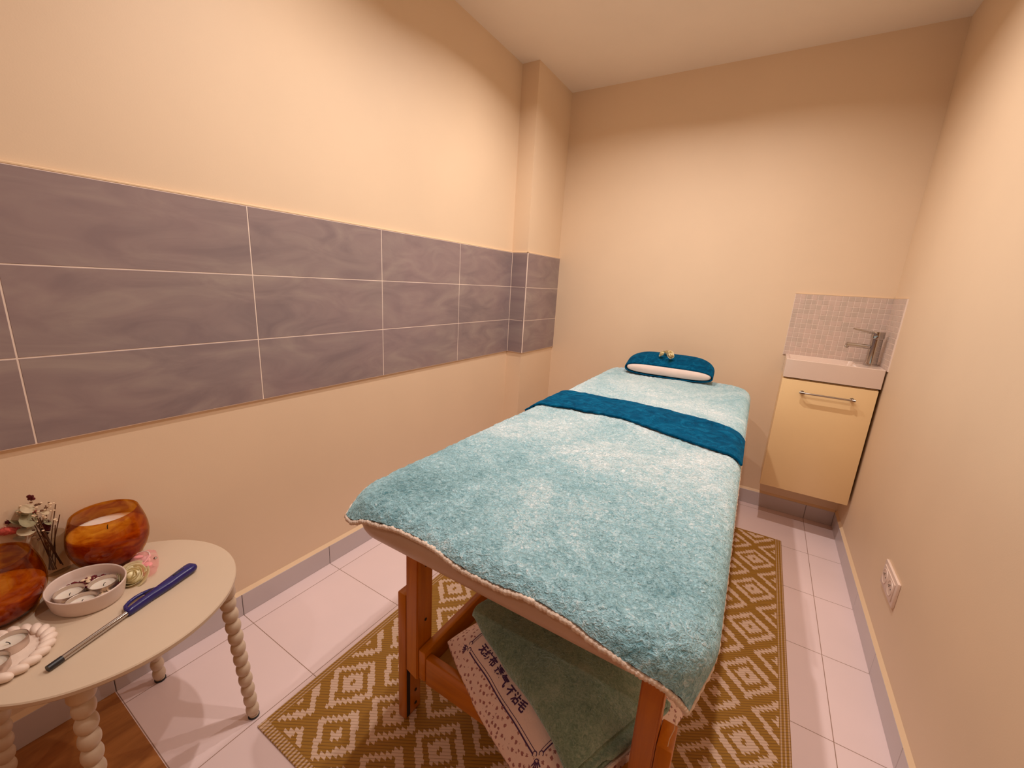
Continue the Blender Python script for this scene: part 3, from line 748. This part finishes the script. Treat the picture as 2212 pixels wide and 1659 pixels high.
def green_blanket():
    # sheet folded in three, fold edges along d1
    th = .0125; w = .235; bf = -.116; lay = [.0, .0195, .040]; prof = []
    def arc(b, z0, z1, sgn, n=9): return [(b+sgn*abs(z1-z0)/2*math.sin(PI*i/n), (z0+z1)/2-(z1-z0)/2*math.cos(PI*i/n)) for i in range(1, n)]
    prof += [(b, lay[0]) for b in np.linspace(bf+w*.82, bf+.012, 26)]
    prof += arc(bf+.012, lay[0], lay[1], -1)
    prof += [(b, lay[1]) for b in np.linspace(bf+.012, bf+w-.012, 30)]
    prof += arc(bf+w-.012, lay[1], lay[2], 1)
    prof += [(b, lay[2]) for b in np.linspace(bf+w-.012, bf-.004, 30)]
    prof += [(bf-.012, lay[2]-.003), (bf-.018, lay[2]-.010), (bf-.0205, lay[2]-.018), (bf-.020, lay[2]-.026)]
    prof = np.array(prof); L = np.r_[0, np.cumsum(np.linalg.norm(np.diff(prof, axis=0), axis=1))]; f = L/L[-1]
    na = 110; P = np.zeros((na, len(prof), 3))
    for j, (b_, zz) in enumerate(prof):
        endR = .205+(.012 if f[j] < .36 else (.020 if f[j] < .68 else 0.0)); endL = -.176-(.016 if f[j] < .36 else 0)
        for i in range(na):
            a = endL+(endR-endL)*i/(na-1); x, y = bag_xy(a, b_)
            base = bag_drop(min(max(a, -.185), .205), min(max(b_, -.16), .12), 0).z
            curl = .022*math.exp(-((a-endL)/.045)**2)
            P[i, j] = (x, y, base+.011+zz+curl+.0012*math.sin(a*60+b_*40)+.001*math.sin(b_*90+a*25))
    o = grid('folded_blanket', P, M['greenfleece']); tag(o, 'folded green fleece blanket lying on the star print bag', 'blanket')
    s = o.modifiers.new('thickness', 'SOLIDIFY'); s.thickness = th; s.offset = 0
    u = o.modifiers.new('soft', 'SUBSURF'); u.levels = 0; u.render_levels = 1
    e = P[:, 0, :][:, :]; rim = [tuple(P[-1, j]+np.array((d1[0]*.004, d1[1]*.004, -.004))) for j in range(0, 24)]
    tag(B().tube(rim, .0042, 8).done('binding', M['hem'], o), 'white edge binding')
green_blanket()

# ------------------------------------------------------------------ wash basin, cabinet, tap
def washbasin():
    x0, x1, y0, y1, z0, z1 = 1.499, 1.8755, 2.800, 3.0285, .8095, .899
    vb = thing('vanity_cabinet', (1.688, 2.92, .226), 'cream vanity cabinet hanging under the white basin', 'cabinet')
    B().box(1.502, 1.872, 2.822, 3.034, .228, .804, .001, 1).done('body', M['cream'], vb, smooth=False)
    dr = B().box(1.499, 1.8705, 2.802, 2.820, .226, .800, .0015, 2).done('door', M['cream'], vb)
    h = B(); hz, hy = .745, 2.777
    h.tube([(1.590, 2.8019, hz), (1.590, 2.786, hz), (1.5925, 2.779, hz), (1.600, hy, hz), (1.774, hy, hz), (1.7815, 2.779, hz), (1.784, 2.786, hz), (1.784, 2.8019, hz)], .0042, 12)
    for x in (1.590, 1.784): h.cyl((x-.010, 2.785, hz), (x+.012, 2.777, hz), .0058, seg=14, bev=.001); h.cyl((x, 2.8019, hz), (x, 2.797, hz), .008, seg=16)
    tag(h.done('handle', M['steel'], dr), 'steel bar handle')
    # basin: shallow trough with a raised front wall
    bs = B(); t = bmesh.new(); ins = .014
    def rr(xa, xb, ya, yb, r, z, n=5):
        pts = []
        for cx, cy, a0 in ((xb-r, yb-r, 0), (xa+r, yb-r, PI/2), (xa+r, ya+r, PI), (xb-r, ya+r, 1.5*PI)):
            for i in range(n+1): a = a0+PI/2*i/n; pts.append(t.verts.new((cx+r*math.cos(a), cy+r*math.sin(a), z)))
        return pts
    R = [rr(x0+.012, x1-.012, y0+.012, y1-.004, .003, z0), rr(x0, x1, y0, y1, .003, z0+.0005), rr(x0, x1, y0, y1, .003, z1-.002), rr(x0+.002, x1-.002, y0+.002, y1-.002, .003, z1),
         rr(x0+ins-.002, x1-.095, y0+ins-.002, y1-ins, .012, z1), rr(x0+ins, x1-.097, y0+ins, y1-ins-.002, .012, z1-.003), rr(x0+ins+.016, x1-.110, y0+ins+.014, y1-ins-.016, .02, z1-.055)]
    for a, c in zip(R, R[1:]):
        n = len(a)
        for i in range(n): j = (i+1) % n; t.faces.new((a[i], a[j], c[j], c[i]))
    t.faces.new(R[-1]); t.faces.new(R[0][::-1]); bmesh.ops.recalc_face_normals(t, faces=t.faces[:]); bs.merge(t)
    o = bs.done('wash_basin', M['white'], sharp=35); tag(o, 'narrow white ceramic basin on the cream cabinet beneath mosaic tiles', 'basin')
    B().cyl((1.62, 2.915, z1-.0549), (1.62, 2.915, z1-.0525), .02, seg=24, bev=.001).done('drain', M['chrome'], o)
    # tap
    fx, fy = 1.838, 2.925
    fa = thing('basin_tap', (fx, fy, z1+.0003), 'chrome mixer tap standing at the right end of the white basin', 'tap')
    b = B(); zz = z1
    b.lathe((fx, fy, zz), [(0, .0003), (.0285, .0003), (.0285, .006), (.0265, .008), (.0225, .009), (.0225, .126), (.0218, .1265), (0, .1265)], 40); b.done('body', M['chrome'], fa, sharp=30)
    b = B(); b.lathe((fx, fy, zz), [(0, .1285), (.0245, .1285), (.0252, .130), (.0252, .158), (.0245, .160), (0, .160)], 40); b.done('cap', M['chrome'], fa, sharp=30)
    b = B(); b.cyl((fx-.020, fy-.003, zz+.087), (fx-.112, fy-.020, zz+.090), .0105, seg=24, bev=.0015); b.cyl((fx-.103, fy-.0185, zz+.089), (fx-.112, fy-.021, zz+.076), .0085, seg=20, bev=.001)
    b.done('spout', M['chrome'], fa, sharp=30)
    b = B(); b.cyl((fx-.023, fy-.004, zz+.152), (fx-.098, fy-.016, zz+.167), .0042, seg=14, bev=.001); b.cyl((fx-.0235, fy-.004, zz+.152), (fx-.034, fy-.006, zz+.154), .0056, seg=14); b.done('lever', M['chrome'], fa, sharp=30)
washbasin()
# ------------------------------------------------------------------ double socket on the right wall
def socket():
    yc, zc, w, h = 2.048, .297, .156, .087
    r = thing('wall_socket', (W, yc, zc-h/2), 'white double power socket low on the right wall', 'socket')
    b = B(); b.box(W-.0085, W, yc-w/2, yc+w/2, zc-h/2, zc+h/2, .0022, 2); fr = b.done('frame', M['plastic'], r)
    b = B(); b.box(W-.0115, W-.0085, yc-w/2+.014, yc+w/2-.014, zc-h/2+.013, zc+h/2-.013, .0010, 2); b.done('cover', M['plastic'], r)
    for s in (-1, 1):
        b = B(); c = (W-.0115, yc+s*.034, zc)
        b.lathe(c, [(.0255, .0), (.0250, .0014), (.0232, .0016), (.0215, .0008), (.0210, .0002), (0, .0002)], 36, axis=(-1, 0, 0)); u = b.done('outlet', M['plastic'], r)
        for dy in (-.0095, .0095): B().cyl((W-.0118, c[1]+dy, zc), (W-.0121, c[1]+dy, zc), .0025, seg=12).done('pin_hole', M['dark'], u)
        B().cyl((W-.0118, c[1], zc+.010), (W-.0175, c[1], zc+.010), .0022, seg=12).done('earth_pin', M['steel'], u)
socket()

# ------------------------------------------------------------------ small bobbin-leg side table
TC = (.262, .588); TR = .231; TZ = .445
def side_table():
    r = thing('side_table', (TC[0], TC[1], 0), 'small round taupe side table with bobbin legs by the left wall', 'side table')
    b = B(); b.lathe((TC[0], TC[1], 0), [(0, TZ-.016), (TR-.010, TZ-.016), (TR-.004, TZ-.0145), (TR, TZ-.010), (TR, TZ-.003), (TR-.002, TZ-.0006), (TR-.005, TZ), (0, TZ)], 128); b.done('tabletop', M['taupe'], r, sharp=30)
    for a, rt, rf in ((58, .205, .236), (152, .19, .225), (-29, .19, .225), (238, .19, .225)):
        a = math.radians(a); p1 = Vector((TC[0]+rt*math.cos(a), TC[1]+rt*math.sin(a), TZ-.0165)); p0 = Vector((TC[0]+rf*math.cos(a), TC[1]+rf*math.sin(a), .004))
        L = (p1-p0).length; ax = (p1-p0).normalized(); prof = [(0, 0), (.012, 0)]; n = 11; pit = (L-.045)/n
        for i in range(n):
            z0 = .004+i*pit
            rb = .0155+.0025*i/n
            for q in range(0, 9):
                t_ = q/8; prof.append((rb*(.62+.38*math.sin(PI*t_)**.6), z0+pit*t_))
        prof += [(.0185, L-.038), (.021, L-.032), (.021, L-.001), (0, L-.001)]
        b = B(); b.lathe(p0, prof, 28, axis=ax); lg = b.done('leg', M['taupe'], r, sharp=50)
        B().lathe((p0.x, p0.y, .0004), [(0, 0), (.0135, 0), (.0135, .0045), (0, .0045)], 20).done('foot_pad', M['black'], lg)
side_table()

# ------------------------------------------------------------------ candle jars
def jar(c, label, wax_h, rim=.0625, body=.079, hgt=.135, seed=0):
    r = thing('candle_jar', (c[0], c[1], TZ+.0003), label, 'candle'); ro = []; ri = []
    def prof(z):
        f = z/hgt
        return None
    pts = [(0, 0), (.035, .0005), (.046, .004), (.058, .014), (.067, .030), (.0738, .050), (.0760, .066), (.0755, .080), (.0733, .096), (.0695, .112), (.0655, .125), (rim, hgt)]
    inn = [(max(x-.0028, 0), z+(.004 if x < .03 else .001)) for x, z in pts[::-1]]; inn[0] = (rim-.0028, hgt)
    b = B(); b.lathe((0, 0, 0), pts+[(rim-.0012, hgt+.001)]+inn, 64); g = b.done('glass', M['amber'], r, local=True, sharp=0)
    w = [(x-.0004, z) for x, z in reversed(inn) if z < wax_h]; rr = np.interp(wax_h, [z for x, z in reversed(inn)], [x for x, z in reversed(inn)])-.0004
    prof_ = [(0, w[0][1]+.001)]+[(max(x, .002), z+.0006) for x, z in w[1:]]+[(rr, wax_h), (rr-.004, wax_h-.0015), (0, wax_h-.003)]
    b = B(); b.lathe((0, 0, 0), prof_, 56); b.done('wax', M['wax'], r, local=True, sharp=0)
    B().tube([(0, 0, wax_h-.004), (.001, 0, wax_h+.004), (.003, .001, wax_h+.009)], .0011, 8).done('wick', M['black'], r, local=True)
jar((.092, .640), 'round amber glass candle jar standing furthest from the plate on the side table', .092)
jar((.140, .449), 'round amber glass candle jar in front of the dried flowers on the side table', .062)

# ------------------------------------------------------------------ tea lights (one built, then copied)
def tealight(loc, label, group, proto=[None]):
    if proto[0] is None:
        r = thing('tea_light', loc, label, 'tea light', group); b = B()
        b.lathe((0, 0, 0), [(0, 0), (.0230, 0), (.0238, .001), (.0243, .0180), (.0252, .0186), (.0250, .0192), (.0239, .0186), (.0234, .0020), (0, .0016)], 40); b.done('cup', M['alu'], r, local=True, sharp=50)
        b = B(); b.lathe((0, 0, 0), [(0, .0018), (.0230, .0022), (.0230, .0105), (.0215, .0092), (0, .0086)], 36); b.done('wax', M['wax'], r, local=True, sharp=0)
        B().tube([(0, 0, .008), (.0004, 0, .0115), (.002, .001, .0145), (.0045, .0015, .0155)], .0007, 8).done('wick', M['black'], r, local=True); proto[0] = r; return r
    r = proto[0].copy(); COL.objects.link(r); r.location = loc; r['label'] = label; r['group'] = group
    r.rotation_euler = (0, 0, random.uniform(0, 6))
    for ch in proto[0].children: c = ch.copy(); COL.objects.link(c); c.parent = r
    return r
def oval_bowl():
    c = (.212, .566, TZ+.0003); sx, sy, an = .0745, .0625, math.radians(14)
    k = [(0, 0), (.82, 0), (.87, .0015), (.905, .006), (.955, .022), (.992, .037), (1.0, .0395), (.992, .0412), (.965, .0412), (.950, .039), (.915, .022), (.87, .0075), (.82, .0060), (0, .0060)]
    b = B(); t = bmesh.new(); seg = 72; rings = []
    b.lathe(c, [(r_, z) for r_, z in k], seg, sx=sx, sy=sy, ang=an); o = b.done('oval_bowl', M['lilac'], sharp=0)
    tag(o, 'white oval ceramic bowl holding three tea lights and dried petals', 'bowl')
    tealight((.1905, .5415, TZ+.0064), 'tea light at the left end of the white oval bowl', 'tea lights in the oval bowl')
    tealight((.2425, .5485, TZ+.0064), 'tea light at the front edge of the white oval bowl', 'tea lights in the oval bowl')
    tealight((.2095, .5915, TZ+.0064), 'tea light nearest the dark red petals in the white oval bowl', 'tea lights in the oval bowl')
    b = B(); g = np.random.default_rng(5); n = 0; tl = [(.1905, .5415), (.2425, .5485), (.2095, .5915)]
    while n < 210:
        u, v = g.uniform(-.84, .84), g.uniform(-.84, .84)
        if u*u+v*v > .70: continue
        px, py = u*sx, v*sy; x = c[0]+px*math.cos(an)-py*math.sin(an); y = c[1]+px*math.sin(an)+py*math.cos(an)
        if min(math.hypot(x-a, y-d) for a, d in tl) < .0275: continue
        back = (x-c[0])*-.75+(y-c[1])*.66
        red = g.random() < (.62 if back > .012 else .07)
        if not red and back < -.01 and g.random() < .5: continue
        n += 1; s = g.uniform(.0028, .0055); rot = Matrix.Rotation(g.uniform(0, 6.3), 3, 'Z') @ Matrix.Rotation(g.uniform(-.7, .7), 3, 'X')
        b.sphere((x, y, TZ+.0085+g.uniform(0, .007)+(.004 if back > .03 else 0)), s, (1.3, .8, .35), 6, mi=0 if red else 1, rot=rot)
    tag(b.done('dried_petals', [M['petal_red'], M['petal_cream']], sharp=0), 'dark red and cream dried petals scattered in the white oval bowl', 'dried petals', kind='stuff')
oval_bowl()
def plate():
    c = np.array((.284, .421)); R = .068
    b = B(); z = TZ+.0004
    b.lathe((c[0], c[1], z), [(0, 0), (R-.004, 0), (R, .003), (R-.004, .007), (R-.012, .006), (0, .0055)], 64); o = b.done('candle_plate', M['plaster'], sharp=0)
    tag(o, 'white round plate with a twisted rope rim at the near edge of the side table', 'plate')
    b = B(); n = 24
    for i in range(n):
        a = 2*PI*i/n; tn = Vector((-math.sin(a), math.cos(a), 0)); rd = Vector((math.cos(a), math.sin(a), 0)); dirv = (tn*.72+rd*.69).normalized()
        rot = Matrix((dirv, Vector((0, 0, 1)).cross(dirv), Vector((0, 0, 1)))).transposed()
        b.sphere((c[0]+R*rd.x, c[1]+R*rd.y, z+.0088),   .0108, (1.42, .80, .80), 16, rot=rot)
    b.done('rope_rim', M['plaster'], o, sharp=0)
    tealight((.271, .4435, TZ+.0062), 'tea light in front of the yellow flower on the rope-rim plate', 'tea lights on the rope-rim plate')
    tealight((.3145, .4135, TZ+.0062), 'tea light at the very left picture edge on the rope-rim plate', 'tea lights on the rope-rim plate')
    f = thing('yellow_flower', (.2385, .4540, TZ+.0062), 'small yellow dried flower lying on the rope-rim plate', 'flower'); b = B()
    for i in range(9):
        a = i*.7; b.sphere((.0075*math.cos(a), .0075*math.sin(a), .004+.0006*i), .006, (1.2, .6, .35), 8, rot=Matrix.Rotation(a, 3, 'Z') @ Matrix.Rotation(.5, 3, 'Y'))
    b.done('petals', M['yellow'], f, local=True)
plate()
# ------------------------------------------------------------------ gas lighter
def lighter():
    z = TZ; p0 = Vector((.385, .470, z+.0070)); p1 = Vector((.3395, .5925, z+.0085)); p2 = Vector((.288, .742, z+.0115)); ax = (p2-p1).normalized(); side = Vector((-ax.y, ax.x, 0)).normalized()
    r = thing('gas_lighter', (p1.x, p1.y, z), 'navy blue gas lighter with steel barrel lying on the side table', 'lighter')
    B().cyl(p0, p1, .0056, seg=24, cap=True).done('barrel', M['chrome'], r)
    a0 = (p1-p0).normalized(); b = B(); b.cyl(p0-a0*.002, p0+a0*.020, .0060, seg=24); tp = b.done('tip', M['black'], r)
    # handle: lofted sections
    L = (p2-p1).length; secs = []; n = 40
    for i in range(n+1):
        f = i/n
        w = float(np.interp(f, [0, .03, .10, .3, .55, .75, .90, .97, 1], [.0062, .0078, .0082, .0088, .0125, .0135, .0150, .0125, .003]))
        hh = float(np.interp(f, [0, .05, .2, .8, .95, 1], [.0070, .0085, .0095, .0105, .0095, .003]))
        sh = float(np.interp(f, [0, .3, .6, .9, 1], [0, .001, .002, .0045, .004]))
        secs.append((p1+ax*(L*f)+side*sh, w, hh))
    V = []; F = []; m = 20
    for c, w, hh in secs:
        for k in range(m):
            a = 2*PI*k/m; ca, sa = math.cos(a), math.sin(a); e = .75
            V.append(tuple(c+side*(w*abs(ca)**e*(1 if ca > 0 else -1))+Vector((0, 0, hh*abs(sa)**e*(1 if sa > 0 else -1)))))
    for i in range(n):
        for k in range(m): q = (k+1) % m; F.append((i*m+k, i*m+q, (i+1)*m+q, (i+1)*m+k))
    F.append(tuple(range(m))[::-1]); F.append(tuple(range(n*m, (n+1)*m)))
    h = mesh('handle', V, F, M['navy'], r)
    bm = bmesh.new(); bm.from_mesh(h.data); bmesh.ops.recalc_face_normals(bm, faces=bm.faces[:]); bm.to_mesh(h.data); bm.free()
    # trigger guard loop and trigger
    g = [p1+ax*(L*f)+side*s for f, s in ((.05, .006), (.055, .014), (.085, .0215), (.16, .0270), (.24, .0285), (.32, .0265), (.39, .0215), (.45, .0130))]
    sm = []
    for i in range(len(g)-1):
        for k in range(5): sm.append(g[i].lerp(g[i+1], k/5))
    B().tube(sm+[g[-1]], .0040, 12).done('trigger_guard', M['navy'], r)
    B().box(-.0035, .0035, -.011, .011, -.004, .004, .002, 2, rot=None).done('trigger', M['black'], r, local=True)
    t = [o for o in r.children if o.name.startswith('trigger') and 'guard' not in o.name][0]
    t.location = (p1+ax*(L*.375)+side*.0150)-Vector((p1.x, p1.y, z)); t.rotation_euler = (0, 0, math.atan2(ax.y, ax.x)-PI/2+.15)
    s = B(); s.box(-.002, .002, -.013, .013, -.0012, .0012, .0008, 1); sw = s.done('gas_slider', M['black'], r, local=True)
    sw.location = (p1+ax*(L*.74)+side*.0045)-Vector((p1.x, p1.y, z))+Vector((0, 0, .0100)); sw.rotation_euler = (0, 0, math.atan2(ax.y, ax.x)-PI/2)
lighter()
# ------------------------------------------------------------------ soap rose and pink organza sachet
def sachet():
    rose('soap_rose', (.2175, .6440, TZ+.006), .0290, (.45, -.40, .80), 'large cream soap rose lying beside the white oval bowl', M['rose_cream'], None, 15)
    c = Vector((.184, .672, TZ+.0006)); r = thing('flower_sachet', c, 'pink organza sachet of soap petals against the amber jar', 'sachet')
    n, k = 40, 28; P = np.zeros((n, k, 3)); an = math.radians(-20)
    for i in range(n):
        for j in range(k):
            u = i/(n-1)*2-1; v = j/(k-1)*2-1; x = u*.050; y = v*.028*(1-.25*u*u)
            e = max(0, 1-abs(u)**3)*max(0, 1-abs(v)**3); z = .003+.024*e**.5*(1+.10*math.sin(9*u+3*v))+.002*math.sin(14*u-6*v)*(1-e)+.002
            P[i, j] = (c.x+x*math.cos(an)-y*math.sin(an), c.y+x*math.sin(an)+y*math.cos(an), c.z+z)
    grid('organza_pouch', P, M['organza'], r)
    g = np.random.default_rng(9)
    for q in range(9):
        u, v = g.uniform(-.60, .72), g.uniform(-.5, .5); x, y = u*.040, v*.026
        pz = .009+.012*g.random(); pc = (x*math.cos(an)-y*math.sin(an), x*math.sin(an)+y*math.cos(an), pz)
        rot = Matrix.Rotation(g.uniform(0, 6), 3, 'Z') @ Matrix.Rotation(g.uniform(-.8, .8), 3, 'X')
        b = B(); b.sphere(pc, .0105, (1.0, .8, .42), 12, rot=rot); b.done('petal', M['pink'] if q % 2 else M['pinkpale'], r, local=True)
    B().sphere((.018, .018, .024), .004, (1, 1, .6), 10).done('bead', M['steel'], r, local=True)
    rb = [(.010-.03*math.cos(t*.22)-.02, -.012+.032*math.sin(t*.22)-.005, .018+.012*math.sin(t*.22)) for t in range(0, 14)]
    B().tube(rb, .0012, 8).done('ribbon', M['pinkpale'], r, local=True)
sachet()
# ------------------------------------------------------------------ dried flowers in a glass
def bouquet():
    vc = Vector((.0355, .552, TZ+.0004)); hgt = .098
    b = B(); b.lathe(vc, [(0, 0), (.0235, 0), (.0245, .002), (.0275, hgt), (.0262, hgt), (.0235, .008), (0, .007)], 40); o = b.done('glass_vase', M['clear'], sharp=40)
    tag(o, 'clear glass tumbler holding dried flowers between the two amber jars', 'vase')
    r = thing('dried_bouquet', vc+Vector((0, 0, .0085)), 'bunch of dried flowers with coral plumes and pale leaves in the glass', 'dried flowers')
    g = np.random.default_rng(4); tips = []
    for i in range(13):
        a = g.uniform(0, 2*PI); sp = g.uniform(.010, .042); top = Vector((sp*math.cos(a), sp*math.sin(a)-.004, g.uniform(.100, .150)))
        bt = Vector((.012*math.cos(a+2.5), .012*math.sin(a+2.5), .001)); md = bt.lerp(top, .55)+Vector((0, 0, .006)); tips.append(top)
        B().tube([bt, bt.lerp(md, .5), md, md.lerp(top, .5), top], .0011, 6).done('stem', M['stem'], r, local=True)
    right = Vector((math.cos(YAW), -math.sin(YAW), 0)); back = Vector((math.sin(YAW), math.cos(YAW), 0))
    LV = [(.012, -.014, .176, .0125, 1), (-.006, -.010, .163, .013, 0), (.016, -.020, .152, .0165, 0), (-.010, -.018, .140, .0155, 0), (.012, -.026, .127, .015, 1), (.028, -.004, .112, .009, 1), (-.014, -.022, .103, .010, 1), (.033, .000, .160, .007, 1), (.036, -.002, .136, .008, 0)]
    for x, y, z, s, pale in LV:
        x, s = x-.028, s*1.32; p = right*x+back*y; b = B(); rot = Matrix.Rotation(g.uniform(-.4, .4), 3, 'Z') @ Matrix.Rotation(-.55+g.uniform(-.25, .25), 3, 'X') @ Matrix.Rotation(g.uniform(-.3, .3), 3, 'Y')
        b.sphere((p.x, p.y, z-.012), s, (1.15, .75, .10), 14, rot=rot); b.done('leaf', M['leafpale'] if pale else M['leaf'], r, local=True)
    def plume(p0, p1, rad, m, nm='plume'):
        b = B(); p0, p1 = Vector(p0), Vector(p1); d = p1-p0; q = d.to_track_quat('Z', 'Y').to_matrix()
        b.lathe(p0, [(0, 0), (rad*.7, d.length*.12), (rad, d.length*.4), (rad*.85, d.length*.75), (0, d.length)], 14, axis=d)
        for i in range(420):
            f = g.uniform(.02, .98); a = g.uniform(0, 2*PI); rr = rad*math.sin(PI*min(.92, max(.1, f)))**.5
            s = p0+d*f+q @ Vector((rr*math.cos(a), rr*math.sin(a), 0))*.9; e = s+q @ Vector((math.cos(a)*rad*.42, math.sin(a)*rad*.42, rad*.5))
            b.cyl(s, e, .0005, .00015, 3, False)
        b.done(nm, m, r, local=True, sharp=0)
    pr = lambda x, y, z: (right*(x-.022)+back*y)+Vector((0, 0, z))
    plume(pr(-.016, .010, .125), pr(-.028, .016, .182), .0095, M['pinktail'])
    plume(pr(-.004, -.030, .118), pr(-.072, -.034, .112), .0085, M['pinktail'])
    plume(pr(-.030, -.020, .130), pr(-.080, -.024, .146), .0110, M['redtail'])
    plume(pr(.022, -.004, .092), pr(.030, -.004, .128), .0065, M['redtail'])
    b = B()
    for i in range(90):
        f = g.random(); x, y, z = g.uniform(-.045, .040), g.uniform(-.02, .02), g.uniform(.088, .17)
        if abs(x) > .03 and z < .1: continue
        b.sphere(tuple(pr(x, y, z)), g.uniform(.002, .0042), (1, 1, .6), 6, mi=int(g.random() < .35))
    for i in range(14): b.sphere(tuple(pr(.012+g.uniform(-.007, .007), -.008, .188+g.uniform(-.004, .005))), .0025, (1, 1, 1.4), 6, mi=2)
    o = b.done('tiny_blooms', [M['petal_cream'], M['stem'], M['petal_red']], r, local=True); o['kind'] = 'stuff'
bouquet()
